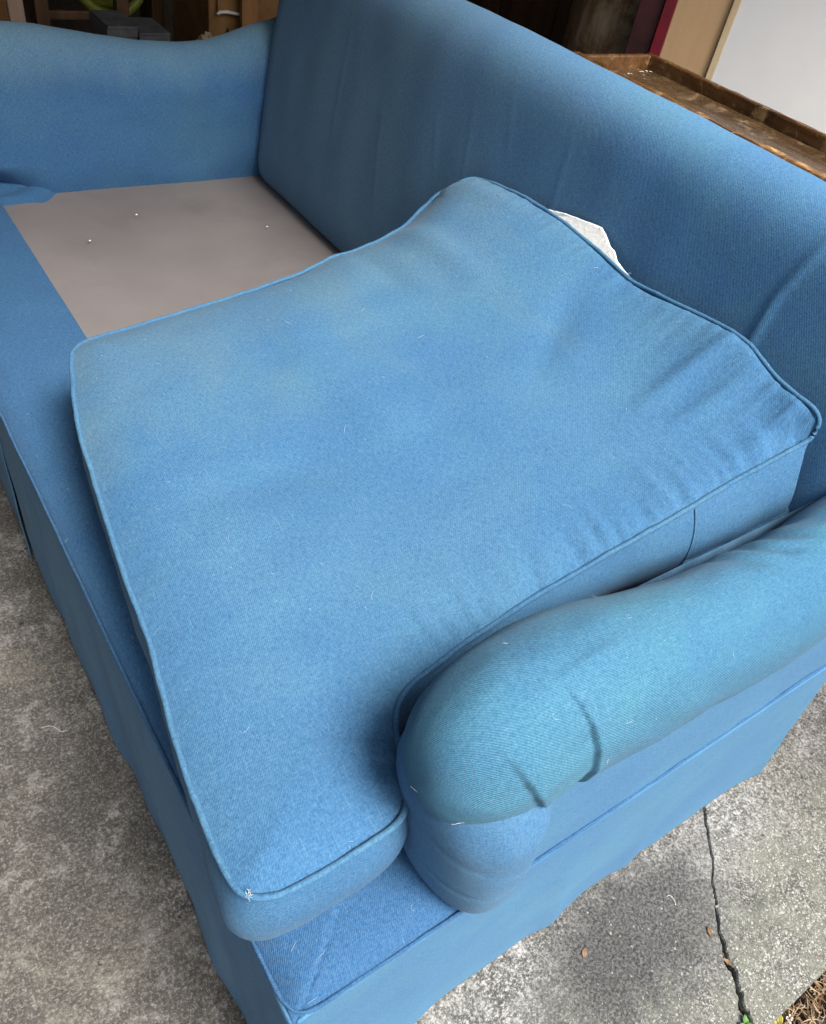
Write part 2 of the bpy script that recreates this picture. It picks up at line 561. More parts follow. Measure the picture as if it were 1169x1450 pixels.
# ---------------------------------------------------------------- garage shell
gar = tag(empty('garage', (.5, 1.6, 0)), 'dark garage with boarded walls and roof behind the sofa', 'garage')
box('wall', (-1.15, 3.3, -.02), (2.62, 3.4, 2.5), M['wall'], gar, 0)
box('wall', (2.5, .1, -.02), (2.6, 3.298, 2.5), M['wall'], gar, 0)
box('wall', (-1.15, .1, -.02), (-1.05, 3.298, 2.5), M['wall'], gar, 0)
box('roof', (-1.2, -.05, 2.502), (2.7, 3.5, 2.6), M['roof'], gar, 0)

# ---------------------------------------------------------------- sofa
sofa = tag(empty('sofa', (.4, .77, 0)), 'old faded blue sofa with rolled arms and a long skirt, one seat cushion removed', 'sofa')

WZ = .397
# seat front: blue band in front of the grey platform
xs = np.concatenate([np.linspace(-.0105, .02, 26), np.linspace(.024, .139, 34)])
ys = np.concatenate([np.linspace(-.001, .03, 26), np.linspace(.034, .2, 50), np.linspace(.21, 1.55, 190)])
P = np.zeros((len(xs), len(ys), 3))
for i, x in enumerate(xs):
    for j, y in enumerate(ys):
        d = -math.log(math.exp(-(x + .0105) / .006) + math.exp(-(y + .001) / .006)) * .006
        d = max(0, d)
        z = WZ - .006 + .016 * (1 - math.exp(-d / .013)) + .003 * math.sin(max(0, min(1, x / .135)) * math.pi)
        z += .0022 * nz(x, y, 0, 11) * (1 - .8 * max(0, min(1, (x - .09) / .04))) + .0012 * nz(x * 2.5, y * .6, 3, 30)
        # dart sewn across the corner
        if x < .085:
            t = (y - x * .78 - .004)
            z -= .0022 * math.exp(-(t / .0022) ** 2) * min(1, (.085 - x) / .03)
            if t > 0: z += .0016 * math.exp(-t / .02)
        if x > .128 and y > .085: z -= .0015 * (x - .128) / .011
        P[i, j] = (x, y, z)
P[0, :, 2] -= .01; P[:, 0, 2] -= .01
grid('seat_front', P, M['lip'], sofa)

P = np.array([[(x, y, WZ - .0068 + .016 * (1 - math.exp(-(y + .001) / .013))) for y in np.linspace(-.001, .12, 24)] for x in np.linspace(.132, .78, 60)])
grid('seat_side', P, M['lip'], sofa)

# grey platform
xs = np.linspace(.130, .66, 50); ys = np.linspace(.09, 1.43, 110)
P = np.zeros((50, 110, 3))
for i, x in enumerate(xs):
    for j, y in enumerate(ys):
        u = (x - .13) / .53; v = (y - .09) / 1.34
        P[i, j] = (x, y,      .4005 - .006 * math.sin(math.pi * u) * math.sin(math.pi * v) + .0015 * nz(x, y, 1, 7))
grid('seat_platform', P, M['deck'], sofa)

# piping along the base seam, round the near corner
wp = [(-.0105, 1.55, WZ - .004), (-.0110, 1.0, WZ - .003), (-.0115, .3, WZ - .003), (-.0105, .022, WZ - .003), (-.0075, .007, WZ - .003),
      (-.001, .0008, WZ - .003), (.012, -.0015, WZ - .003), (.3, -.001, WZ - .004), (.76, .001, WZ - .003)]
wp = smooth_path(resample(wp, .004), 3)
wp += np.array([[.0007 * nz(*p, 25), .0007 * nz(p[0] + 4, p[1], p[2], 25), .0012 * nz(p[0], p[1] + 3, 0, 18)] for p in wp])
tube('base_piping', wp, .0017, M['lip'], sofa, 8, wob=.25)


def skirt(name, a, b, fn, n, seed):
    """hanging skirt panel; fn(t, s) -> point, t along, s 0 at the seam .. 1 at the hem"""
    ss = np.concatenate([np.linspace(0, .9, 36), np.linspace(.91, 1, 10)])
    P = np.zeros((n, len(ss), 3))
    for i, t in enumerate(np.linspace(a, b, n)):
        for j, s in enumerate(ss):
            P[i, j] = fn(t, s)
    o = grid(name, P, M['skirt'] if name == 'side_skirt' else M['cloth'], sofa, uv_off=seed)
    sol = o.modifiers.new('cloth', 'SOLIDIFY'); sol.thickness = .002; sol.offset = 0
    return o


def front_skirt(t, s, pleat=None, side=0):
    z = WZ - .007 - s * (WZ - .014)
    x = -.0105 + .016 * s ** 1.5
    y = t
    w_ = s ** 1.2
    x += w_ * (.009 * nz(t * 5, 1, s * .7, 1) + .007 * nz(t * 14, 4, s * 1.2, 1)) + .0012 * nz(t * 25, s * 6, 2, 1)
    z += .006 * w_ * nz(t * 9, 7, 0, 1)
    if pleat is not None:
        e = abs(t - pleat)
        x += (.002 if side < 0 else -.006) * w_ * math.exp(-(e / .035) ** 2)
        y += side * .008 * s ** 3 * math.exp(-(e / .03) ** 2)
    if t < .12:
        x -= .006 * w_ * math.exp(-t / .05); y += .014 * s * math.exp(-max(0, t) / .03)
    return (x, y, z)


def side_skirt(t, s):
    z = WZ - .007 - s * (WZ - .013)
    xe = .745 + .112 * s
    x = -.006 + t * (xe + .006)
    w_ = s ** 1.2
    y = -.0005 + .004 * s ** 1.5 + w_ * (.005 * nz(x * 5, 11, s * .8, 1) + .003 * nz(x * 13, 14, s, 1)) + .0010 * nz(x * 22, s * 6, 5, 1)
    # a few soft drapes fanning from the seam
    for x0, sl in ((.30, .10), (.47, .08), (.12, .05)):
        y -= .0055 * w_ * math.exp(-((x - x0 - sl * s) / .022) ** 2)
    y -= .008 * w_ * max(0, (t - .86) / .14) ** 2
    z += .004 * w_ * nz(x * 8, 2, 4, 1)
    if t < .12:
        y -= .004 * w_ * math.exp(-t / .05); x += .018 * s * math.exp(-t / .03)
    return (x, y, z)


skirt('front_skirt', -.004, .900, lambda t, s: front_skirt(t, s, .900, -1), 260, 0)
skirt('front_skirt', .899, 1.55, lambda t, s: front_skirt(t, s, .900, 1), 180, 2.3)
skirt('side_skirt', 0, 1, side_skirt, 240, 4.1)
# backing piece inside the box pleat and behind the near corner
P = np.array([[(.012 + .006 * s, y, WZ - .02 - s * (WZ - .03)) for s in np.linspace(0, 1, 12)] for y in np.linspace(.80, 1.0, 24)])
grid('pleat_backing', P, M['lip'], sofa)
P = np.array([[(.012 + .06 * max(0, -t), .012 + .06 * max(0, t), WZ - .02 - s * (WZ - .03)) for s in np.linspace(0, 1, 12)] for t in np.linspace(-1, 1, 15)])
grid('pleat_backing', P, M['lip'], sofa)
# rear of the skirt
P = np.array([[(.735 + .108 * s, .022 + y, WZ - .007 - s * (WZ - .014)) for s in np.linspace(0, 1, 20)] for y in np.linspace(0, 1.55, 60)])
grid('rear_skirt', P, M['cloth'], sofa)

# side panel between the base seam and the arm

NEAR_RY, NEAR_RZ = .057, .075


def near_axis(x):
    e = max(0, min(1, (x - .26) / .14)); e = e * e * (3 - 2 * e)
    dz = np.interp(x, [.05, .2, .254, .355, .43, .506, .56, .601, .665, .8], [0, 0, -.003, -.015, -.025, -.029, -.025, -.015, .002, .02])
    return .045 - .003 * e, .597 + dz


def roll_near(x, ph, cap):
    """ph: 0 = inner side (+y), pi/2 = top, pi = outer side"""
    cy, cz = near_axis(x)
    cy += .004 * math.exp(-((x - .22) / .07) ** 2)
    e = max(0, min(1, (x - .26) / .14)); e = e * e * (3 - 2 * e)
    ry = NEAR_RY - .003 * e + .003 * math.exp(-((x - .22) / .08) ** 2)
    rz = NEAR_RZ
    sc = 1.
    y = ry * math.cos(ph); z = rz * math.sin(ph)
    d = 0; dx_ = 0
    c_out = max(0, -math.cos(ph - .25))        # how far round to the outer side
    # two gathered pleats on the outer front
    for p0, p1, x0, x1, amp in ((1.72, 3.75, .184, .222, .0036), (2.15, 3.75, .128, .186, .0034)):
        u = (ph - p0) / (p1 - p0)
        if u <= 0 or ph > 4.6: continue
        k = min(1, u / .45) * max(0, min(1, (4.1 - ph) / .7))
        xc = x0 + (x1 - x0) * min(u, 1.2) + .006 * math.sin(min(u, 1) * math.pi) * (1 if x0 > .15 else -.6)
        q = 1 / (1 + math.exp(max(-40, min(40, -(x - xc) / .0007))))
        ax = abs(x - xc)
        d += k * amp * (q * .55 * math.exp(-ax / .022) - (1 - q) * math.exp(-ax / .026))
        # strain wrinkles running off the fold
        d += .0006 * k * math.sin((ph * 16) + x * 60) * math.exp(-abs(x - xc) / .02)
    # circumferential rumples further back
    e = max(0, min(1, (x - .36) / .1)) * max(0, math.sin(ph * .9 + .3)) 
    d += .0030 * e * math.sin(x * 150 + 2.4 * math.sin(ph * 1.4 + 1) + 4 * nz(x * 5, ph, 0, 1)) * max(0, .35 + nz(x * 9, ph * 1.6, 6, 1) * 1.6)
    d += .0030 * nz(x * 8, math.cos(ph) * 1.1, math.sin(ph) * 1.1, 1) + .0011 * nz(x * 28, math.cos(ph) * 3, math.sin(ph) * 3, 1)
    # long soft fold from the first pleat towards the back
    d += .0022 * math.exp(-((ph - 1.85 + (x - .2) * 1.2) / .09) ** 2) * max(0, 1 - abs(x - .215) / .06)
    n_ = Vector((0, math.cos(ph) / ry, math.sin(ph) / rz)).normalized()
    return cy, cz, y + n_.y * d, z + n_.z * d, dx_


TIP, SHOULDER = .094, .178
tt = np.concatenate([np.sin(np.linspace(0, math.pi / 2, 46)) ** 1.0 * 0 + np.linspace(0, 1, 46)])
phs = np.linspace(-1.2, 2 * math.pi - 1.2, 260, endpoint=False)
rows = []
for a in np.linspace(.0004, math.pi / 2, 70)[:-1]:
    sc = math.sin(a) ** .82; x = SHOULDER - (SHOULDER - TIP) * math.cos(a) ** 1.0
    rows.append((x, sc))
for x in np.concatenate([np.arange(SHOULDER, .30, .0009), np.linspace(.30, .80, 190)]):
    rows.append((x, 1.))
for a in np.linspace(0, 1.5, 12):
    rows.append((.80 + .03 * math.sin(a), math.cos(a)))
P = np.zeros((len(rows), len(phs), 3))
for i, (x, sc) in enumerate(rows):
    for j, ph in enumerate(phs):
        cy, cz, y, z, dx_ = roll_near(x, ph, sc)
        cz2 = cz + (1 - sc) * .012 - .012 * (1 - sc)
        P[i, j] = (x + dx_ * sc, cy + y * sc, cz2 + z * sc)
arm = grid('arm', P.transpose(1, 0, 2), M['arm'], sofa, close_u=True)
arm['label'] = 'near arm, rolled top faded teal with a gathered pleated front'
# turned-under edge below the gathers: the cloth hem
post = []
zs = np.concatenate([np.linspace(WZ + .002, .42, 12), np.linspace(.425, .60, 40)])
ths = np.linspace(0, 2 * math.pi, 120, endpoint=False)
P = np.zeros((120, len(zs), 3))
for i, th in enumerate(ths):
    for j, z in enumerate(zs):
        t = (z - WZ) / .2
        q_ = max(0, (t - .70) / .30)
        f = 1 - .16 * math.exp(-t / .06)                         # rounded foot
        rx = (.040 + .020 * t) * f * (1 - .10 * q_ * q_)
        ry = (.062 + .006 * math.sin(t * math.pi)) * f * (1 - .30 * q_ ** 1.5)
        cx_p = .170 - .016 * t
        d = .0014 * nz(math.cos(th) * 2, math.sin(th) * 2, z * 14, 1)
        d -= .0016 * math.exp(-((z - .475 - .018 * math.sin(th + 1.2)) / .0035) ** 2)      # slack ring crease
        d -= .0010 * math.exp(-((z - .515 + .012 * math.sin(th * 1.5)) / .004) ** 2)
        c_, s_ = math.cos(th), math.sin(th)
        sq = (abs(c_) ** 2.1 + abs(s_) ** 2.1) ** (-1 / 2.1)
        P[i, j] = (cx_p + (rx * sq + d) * c_, .044 + (ry * sq + d) * s_, z)
grid('arm_front', P, M['cloth'], arm, close_u=True)
xs = np.linspace(.176, .80, 140); zs2 = np.linspace(WZ - .012, .575, 44)
P = np.zeros((140, 44, 3))
for i, x in enumerate(xs):
    for j, z in enumerate(zs2):
        P[i, j] = (x, .0018 - .002 * math.sin((z - WZ) / .17 * math.pi) + .0020 * nz(x * 6, z * 9, 3, 1) + .0010 * nz(x * 30, z * 14, 8, 1), z)
P[:, :, 1] -= .0012 * np.exp(-np.maximum(0, P[:, :, 2] - WZ) / .012)
grid('side_panel', P, M['skirt'], arm)
P = np.array([[(x, .101 + .003 * nz(x * 5, z * 5, 2, 1), z) for z in np.linspace(.395, .60, 20)] for x in np.linspace(.18, .7, 60)])
grid('inner_panel', P, M['cloth'], arm)

# far arm
FX = [.05, .19, .254, .355, .43, .506, .56, .601, .665, .8]
FZ = [.690, .688, .684, .669, .660, .657, .661, .672, .692, .72]
P = np.zeros((220, 120, 3))
for i, x in enumerate(np.linspace(.100, .80, 220)):
    cz = np.interp(x, FX, FZ) - .092
    a = max(0, min(1, (x - .1) / .075)); sc = math.sqrt(1 - (1 - a) ** 2) if a < 1 else 1
    for j, v in enumerate(np.linspace(0, 1, 120)):
        # path: inner base -> up the inner face -> over the roll -> outer side
        if v < .45:
            t = v / .45
            y = -.057 + .012 * (1 - t) ** 3; z = WZ + .002 - cz + (cz - WZ) * t
        else:
            ph = math.pi - (v - .45) / .55 * 3.9
            y = .057 * math.cos(ph) + .002 * 0; z = .075 * math.sin(ph)
        y = min(y, .057)
        d = .003 * nz(x * 7, v * 6, 2, 1) + .0013 * nz(x * 26, v * 7, 5, 1)
        if .3 < v < .75:
            d += .0016 * math.sin(x * 95 + v * 9 + 3 * nz(x * 8, v * 3, 0, 1)) * max(0, nz(x * 7, v * 5, 9, 1) + .15)
        low = max(0, 1 - v / .13) ** 1.5
        yy = 1.467 + y * (.75 + .25 * sc) - d + .055 * low * (max(0, .245 - x) / .09) ** 2
        P[i, j] = (x, yy, cz + z * sc if z > 0 else cz + z)
fa = grid('arm', P, M['far_arm'], sofa)
fa['label'] = 'far arm with a dipping top edge'
P = np.array([[(.215 + .07 * math.cos(t) * 1.0, 1.478 + .050 * math.sin(t), z) for z in np.linspace(WZ, .62, 24)] for t in np.linspace(0, 2 * math.pi, 60, endpoint=False)])
grid('arm_front', P, M['cloth'], fa, close_u=True)
# loose cover bunched where the far arm meets the seat
xs = np.linspace(.125, .262, 60); ys = np.linspace(1.375, 1.54, 70)
P = np.zeros((60, 70, 3))
for i, x in enumerate(xs):
    for j, y in enumerate(ys):
        front = 1.383 + .004 * nz(x * 22, 1, 0, 1) + .050 * max(0, (x - .198) / .056) ** 2
        e = (y - front)
        k = max(0, min(1, (y - front) / .02))
        kx = max(0, min(1, (.258 - x) / .02))
        z = .399 + k * kx * (.0025 + .26 * max(0, y - front) + .004 * nz(x * 20, y * 16, 3, 1) + .002 * math.sin((y - x * .5) * 130))
        P[i, j] = (x, y, z)
grid('cover_tuck', P, M['lip'], sofa)


# back
def back_profile():
    pts = [(.668, .392), (.646, .396), (.634, .412), (.633, .44)]
    for z in np.linspace(.47, .775, 18):
        u = (z - .44) / .36
        pts.append((.633 + .050 * u + .004 * u * u - .005 * math.sin(u * math.pi), z))
    cx, cz, r = .7455, .7905, .0590
    for a in np.linspace(math.pi * .98, -.15, 26):
        pts.append((cx + r * math.cos(a), cz + r * math.sin(a)))
    for z in np.linspace(.76, .39, 14):
        pts.append((.800 - .055 * (.78 - z) / .39, z))
    return smooth_path(resample(pts, .009), 14)


bp = back_profile()
ys = np.concatenate([np.linspace(.085, .13, 20), np.linspace(.135, 1.37, 270), np.linspace(1.374, 1.4165, 30)])
P = np.zeros((len(ys), len(bp), 3))
nrm = np.gradient(bp, axis=0); nrm = np.stack([-nrm[:, 1], nrm[:, 0]], 1); nrm /= np.linalg.norm(nrm, axis=1)[:, None]
for i, y in enumerate(ys):
    q = min((y - .085) / .04, (1.4165 - y) / .04)
    ends = math.sqrt(max(0, 1 - (1 - min(1, q)) ** 2))
    for j, (x, z) in enumerate(bp):
        d = .0038 * nz(y * 4, z * 4, x * 3, 1) + .0012 * nz(y * 16, z * 9, 3, 1)
        # slack vertical creases left of centre
        for y0, sl, am, wd, z0, z1 in ((.87, .42, .0004, .003, .60, .74), (.79, .30, .0005, .003, .62, .80), (.70, .46, .0005, .003, .70, .82),
                                       (.60, .15, .0006, .004, .62, .80), (1.02, .30, .0006, .004, .5, .7), (1.15, .1, .0006, .005, .55, .78)):
            if z0 < z < z1 and x < .76:
                f = math.sin((z - z0) / (z1 - z0) * math.pi)
                d += am * f * math.exp(-((y - y0 - sl * (z - .7)) / wd) ** 2)
        # raised fold near the right end
        if .62 < z < .85 and x < .74:
            yc = np.interp(z, [.64, .69, .745, .815], [.245, .257, .260, .247])
            f = math.sin((z - .62) / .23 * math.pi)
            t = y - yc
            d += f * .0032 * (math.exp(-(t / .0035) ** 2) if t < 0 else math.exp(-(t / .007) ** 2))
        n_ = nrm[j]
        P[i, j] = (x - abs(n_[0]) * d if n_[0] < 0 or j < 30 else x, y, z + (n_[1] * d if n_[1] > 0 else 0))
    if ends < 1:
        f = .72 + .28 * ends
        P[i, :, 0] = .715 + (P[i, :, 0] - .715) * f
        P[i, :, 2] = np.where(P[i, :, 2] > .60, .60 + (P[i, :, 2] - .60) * (.86 + .14 * ends), P[i, :, 2])
for e, yy in ((0, .0855), (-1, 1.416)):
    P[e, :, 0] = .715 + (P[e, :, 0] - .715) * .98
bk = grid('back', P, M['back'], sofa)
for e in (0, -1):                       # closed ends
    loop = P[e]; c_ = loop.mean(0)
    V = [tuple(q) for q in loop] + [tuple(c_)]
    mesh_obj('back_end', V, [(i, i + 1, len(loop)) for i in range(len(loop) - 1)] + [(len(loop) - 1, 0, len(loop))], M['cloth'], bk, False, np.array([[v[0], v[2]] for v in V]))

# ---------------------------------------------------------------- loose T-shaped seat cushion
T = .112


def back_pt(px):
    """rim point resting against the reclined back face"""
    d = ray(px)
    # plane x = .620 + .150*(z-.44)
    n_ = np.array([1, 0, -.150]); c0 = .612 - .150 * .44
    t = (c0 - n_ @ CAM) / (n_ @ d)
    return CAM + d * t


rim_px = []
front = [((104, 498), .524), ((103, 520), .522), ((107, 570), .520), ((116, 618), .519), ((138, 690), .518), ((164, 770), .517), ((191, 850), .516),
         ((213, 905), .515), ((230, 967), .515), ((249, 1043), .515), ((267, 1100), .515), ((291, 1163), .516), ((314, 1218), .517), ((334, 1256), .518), ((349, 1270), .519)]
ear = [((389, 1268), .520), ((448, 1238), .521), ((511, 1199), .521), ((560, 1165), .521), ((573, 1146), .521), ((571, 1110), .521), ((562, 1066), .522),
       ((555, 1022), .524), ((561, 992), .526), ((580, 966), .529), ((610, 945), .532), ((640, 921), .536), ((665, 904), .540)]
near = [((700, 880), .546), ((760, 841), .556), ((850, 789), .574), ((960, 727), .598), ((1050, 673), .622), ((1100, 647), .637), ((1148, 620), .653)]
rim = [at_z(p, z) for p, z in front + ear + near]
for p in [(1160, 606), (1154, 585), (1130, 564), (1100, 540), (1076, 511), (1060, 488), (1030, 468), (980, 443), (920, 415), (890, 398), (860, 370), (820, 335), (780, 305), (740, 280), (700, 262), (674, 254)]:
    rim.append(back_pt(p))
zE = rim[-1][2]
far_e = [((652, 258), zE - .003), ((622, 275), .640), ((596, 300), .624), ((570, 325), .607), ((540, 342), .597), ((500, 358), .586), ((470, 366), .580), ((428, 389), .570), ((359, 413), .557),
         ((274, 440), .544), ((214, 458), .536), ((150, 477), .528), ((122, 485), .525)]
rim += [at_z(p, z) for p, z in far_e]
rim = np.array(rim)
rim = smooth_path(resample(rim, .004, True), 5, True)
NB = len(rim)
RIM = rim.copy()


def inside(P, poly):
    x, y = P[:, 0][:, None], P[:, 1][:, None]
    a = poly; b = np.roll(poly, -1, 0)
    c = ((a[:, 1] > y) != (b[:, 1] > y)) & (x < (b[:, 0] - a[:, 0]) * (y - a[:, 1]) / (b[:, 1] - a[:, 1] + 1e-12) + a[:, 0])
    return (c.sum(1) % 2) == 1


poly = rim[:, :2]
h = .0040
gx = np.arange(poly[:, 0].min(), poly[:, 0].max(), h); gy = np.arange(poly[:, 1].min(), poly[:, 1].max(), h * .866)
G = np.array([(x + (h / 2 if j % 2 else 0), y) for j, y in enumerate(gy) for x in gx])
G = G[inside(G, poly)]
D = np.sqrt(((G[:, None, :] - poly[None]) ** 2).sum(2))
near_i = D.argmin(1); dist = D.min(1)
keep = dist > .0028
G = G[keep]; near_i = near_i[keep]; dist = dist[keep]
verts = [Vector(p) for p in poly] + [Vector(p) for p in G]
res = geometry.delaunay_2d_cdt(verts, [(i, (i + 1) % NB) for i in range(NB)], [], 1, 1e-6)
XY = np.array([tuple(v) for v in res[0]])
TRI = [tuple(f) for f in res[2]]
# thin-plate height through the rim, plus the stuffing's crown
sub = rim[::6]


def U(r2):
    return np.where(r2 > 1e-14, r2 * np.log(r2 + 1e-14), 0)


ctrl = np.vstack([sub, [[.30, .44, .562], [.42, .46, .585], [.20, .45, .545]]])
n = len(ctrl)
K = U(((ctrl[:, None, :2] - ctrl[None, :, :2]) ** 2).sum(2)) + np.eye(n) * 1e-5
Pm = np.hstack([np.ones((n, 1)), ctrl[:, :2]])
A = np.block([[K, Pm], [Pm.T, np.zeros((3, 3))]])
sol = np.linalg.solve(A, np.concatenate([ctrl[:, 2], [0, 0, 0]]))


def height(Q):
    k = U(((Q[:, None, :2] - ctrl[None, :, :2]) ** 2).sum(2))
    return k @ sol[:n] + sol[n] + Q @ sol[n + 1:]


Z = height(XY)
dd = np.sqrt(((XY[:, None, :] - poly[None]) ** 2).sum(2))
ni = dd.argmin(1); dd = dd.min(1)
# pin the rim exactly
w_ = np.exp(-dd / .010)
Zr = rim[ni, 2]
Z = Z * (1 - w_) + Zr * w_
crown = .017 * (1 - np.exp(-(dd / .030)))
Ztop = Z + crown
arc = np.concatenate([[0], np.cumsum(np.linalg.norm(np.diff(rim, axis=0), axis=1))])
# rim stations: how strongly the seam puckers there
rp = np.zeros(NB)
for i, p in enumerate(rim):
    if p[0] > .10 and p[1] < .24: rp[i] = 1.0 if p[0] > .2 else .5        # along the near arm
    elif p[1] < .08: rp[i] = .14
    elif p[0] > .6: rp[i] = .30
    else: rp[i] = .09
rp = smooth_path(rp[:, None], 12, True)[:, 0]
for i, (p, q) in enumerate(zip(XY, Ztop)):
    a = arc[ni[i]]; d = dd[i]
    pk = noise.noise(Vector((a * 60, d * 9, 1.))) + .6 * noise.noise(Vector((a * 130, d * 12, 4.)))
    L = .026 + .018 * noise.noise(Vector((a * 20, 2, 2)))
    Ztop[i] += rp[ni[i]] * .012 * pk * (math.exp(-d / L) - math.exp(-d / .004))
    Ztop[i] += .0042 * nz(p[0], p[1], 2, 6) + .0014 * nz(p[0], p[1], 5, 17)
# folds across the panel: (x0,y0,x1,y1,width,amp)
folds = [(at_z((1060, 478), .69), at_z((905, 545), .66), .012, .0075), (at_z((1080, 520), .69), at_z((960, 560), .67), .010, .005),
         (at_z((560, 340), .61), at_z((690, 430), .62), .018, .007), (at_z((640, 280), .66), at_z((760, 345), .66), .016, .006),
         (at_z((500, 370), .59), at_z((590, 450), .59), .016, -.004),
         (at_z((400, 470), .57), at_z((620, 700), .56), .030, .004), (at_z((300, 700), .545), at_z((520, 640), .56), .030, -.003),
         (at_z((820, 400), .67), at_z((760, 520), .64), .022, -.005), (at_z((1130, 590), .66), at_z((1040, 640), .64), .010, .004)]
for a, b, wd, am in folds:
    a = a[:2]; b = b[:2]; ab = b - a; L2 = ab @ ab
    t = np.clip(((XY - a) @ ab) / L2, 0, 1)
    r = np.linalg.norm(XY - a - t[:, None] * ab, axis=1)
    Ztop += am * np.exp(-(r / wd) ** 2) * np.sin(np.clip(t * .85 + .15, 0, 1) * math.pi) * (1 - np.exp(-dd / .006))
top = np.column_stack([XY, Ztop])

# boxing
Tn = np.roll(rim, -1, 0) - np.roll(rim, 1, 0)
Nn = np.column_stack([Tn[:, 1], -Tn[:, 0]]); Nn /= np.linalg.norm(Nn, axis=1)[:, None]
cx = poly.mean(0)
if ((poly + Nn * .002)[0] - poly[0]) @ (poly[0] - cx) < 0: Nn = -Nn
Nn = smooth_path(Nn, 4, True)
rows = 16
DEEP = np.array([max(0, min(1, (p[0] - .42) / .15)) * max(0, min(1, (.30 - p[1]) / .08)) for p in rim])


def box_pt(i, v):
    a = arc[i]
    deep = DEEP[i]
    b = (.0125 + .011 * deep) * math.sin(math.pi * v)
    b += .0016 * noise.noise(Vector((a * 40, v * 3, 8.))) * math.sin(math.pi * v) + .0022 * noise.noise(Vector((a * 12, v * 2, 3.)))
    p = rim[i]
    fr = max(0, -Nn[i, 0]) ** 2 * max(0, min(1, (p[1] - .07) / .06))
    tuck = .014 * v * v * (1 - 1.6 * deep) + .006 * v * fr
    b *= 1 - .45 * fr
    return np.array([p[0] + Nn[i, 0] * (b - tuck), p[1] + Nn[i, 1] * (b - tuck), p[2] - (T + .020 * deep) * v])


cush = tag(empty('seat_cushion', tuple(at_z((560, 760), .46))), 'thick blue T-shaped seat cushion with corded edges, lying askew on the sofa seat', 'cushion')
nt = len(top)
V = [tuple(p) for p in top]; F = list(TRI)
uv = [tuple(p) for p in top[:, :2]]
# rim vertex order in the CDT output: nearest rim vertex
rimv = [int(np.argmin(((XY - poly[i]) ** 2).sum(1))) for i in range(NB)]
cover = mesh_obj('top_panel', V, F, M['cushion'], cush, True, uv)
P = np.array([[box_pt(i, v) for v in np.linspace(0, 1, rows)] for i in range(NB)])
boxing = grid('boxing', P, M['cushion'], cush, close_u=True)
bot = np.column_stack([XY - Nn[ni] * (.026 * np.exp(-dd / .05))[:, None], Z - T - .008 * (1 - np.exp(-dd / .03))])
shift = {}
for i in range(NB):
    bot[rimv[i]] = P[i, -1]
mesh_obj('bottom_panel', [tuple(p) for p in bot], [f[::-1] for f in TRI], M['cushion'], cush, True, uv)
rr = rim + np.column_stack([Nn * .0018, np.full(NB, .0012)])
rr[:, 2] += [.0012 * noise.noise(Vector((a * 30, 0, 0))) for a in arc]
rr[:, :2] += Nn * np.array([.0012 * noise.noise(Vector((a * 26, 3, 0))) for a in arc])[:, None]
tube('piping', rr, .0026, M['piping'], cush, 10, True, .2)
tube('piping', P[:, -1] + np.column_stack([Nn * .002, np.full(NB, -.001)]), .0026, M['piping'], cush, 10, True, .2)
# zip in the boxing, near its back corner, with the join of the boxing strip
iz = [i for i in range(NB) if rim[i, 1] < .30 and rim[i, 0] > .505]
zp = np.array([box_pt(i, .58) + np.array([*Nn[i] * .0015, 0]) for i in iz])
zp2 = zp + np.array([0, 0, -.0062])
tube('zip_placket', zp, .0028, M['piping'], cush, 6, wob=.3)
tube('zip_placket', zp2, .0030, M['piping'], cush, 6, wob=.3)
sp = np.array([box_pt(iz[0], v) + np.array([*Nn[iz[0]] * .0008, 0]) for v in np.linspace(.04, .97, 24)])
sp += np.array([[.002 * math.sin(k * .25), 0, 0] for k in range(24)])
tube('boxing_seam', sp, .0010, M['piping'], cush, 6)


# lint and stray threads lying on the cloth
def fibre(V, F, p, n_, L, r):
    p = np.array(p, float); n_ = np.array(n_, float); n_ /= np.linalg.norm(n_)
    a = np.cross(n_, [random.uniform(-1, 1), random.uniform(-1, 1), random.uniform(-.3, .3)]); a /= np.linalg.norm(a)
    b = np.cross(n_, a)
    th = random.uniform(0, 6.28); k = random.choice([random.uniform(-3.5, 3.5), random.uniform(-.6, .6), random.uniform(-1.2, 1.2)])
    q = p + n_ * (r + .0004); pts = [q]
    m = 7
    for i in range(m):
        th += k / m + random.uniform(-.25, .25)
        q = q + (a * math.cos(th) + b * math.sin(th)) * L / m + n_ * .0004 * math.sin(i / m * math.pi)
        pts.append(q)
    s = len(V)
    for i, q in enumerate(pts):
        t = pts[min(i + 1, m)] - pts[max(i - 1, 0)]; t /= np.linalg.norm(t)
        c = np.cross(t, n_)
        rr_ = r * (1 - .6 * abs(i / m - .5) * 2)
        V += [tuple(q + c * rr_), tuple(q - c * rr_), tuple(q + n_ * rr_ * 1.5)]
    for i in range(m):
        for j in range(3):
            F.append((s + i * 3 + j, s + i * 3 + (j + 1) % 3, s + i * 3 + 3 + (j + 1) % 3, s + i * 3 + 3 + j))


def lint_on(o, count, parent, facing=None, lo=.003, hi=.014, rad=(.00006, .00013)):
    me = o.data
    V = []; F = []
    polys = [p for p in me.polygons if facing is None or facing(p)]
    off = Vector((0, 0, 0)); q = o
    while q is not None:
        off += q.location; q = q.parent
    for _ in range(count):
        p = random.choice(polys)
        fibre(V, F, p.center + off, p.normal, lo + (hi - lo) * random.random() ** 2.5, random.uniform(*rad))
    l = mesh_obj('lint', V, F, M['lint'], parent, False)
    l['kind'] = 'stuff'


for o in (cover,):
    lint_on(o, 45, cush, lambda p: p.normal.z > .3)
lint_on(boxing, 12, cush)
parts = {o.name: o for o in sofa.children}
lint_on(arm, 26, sofa, lambda p: p.normal.z > -.2 and p.center.x < .9, .003, .012)
lint_on(parts['back'], 70, sofa, lambda p: p.normal.x < -.3)
lint_on(parts['seat_front'], 25, sofa, lambda p: p.normal.z > .3)
lint_on(parts['side_skirt'], 14, sofa)

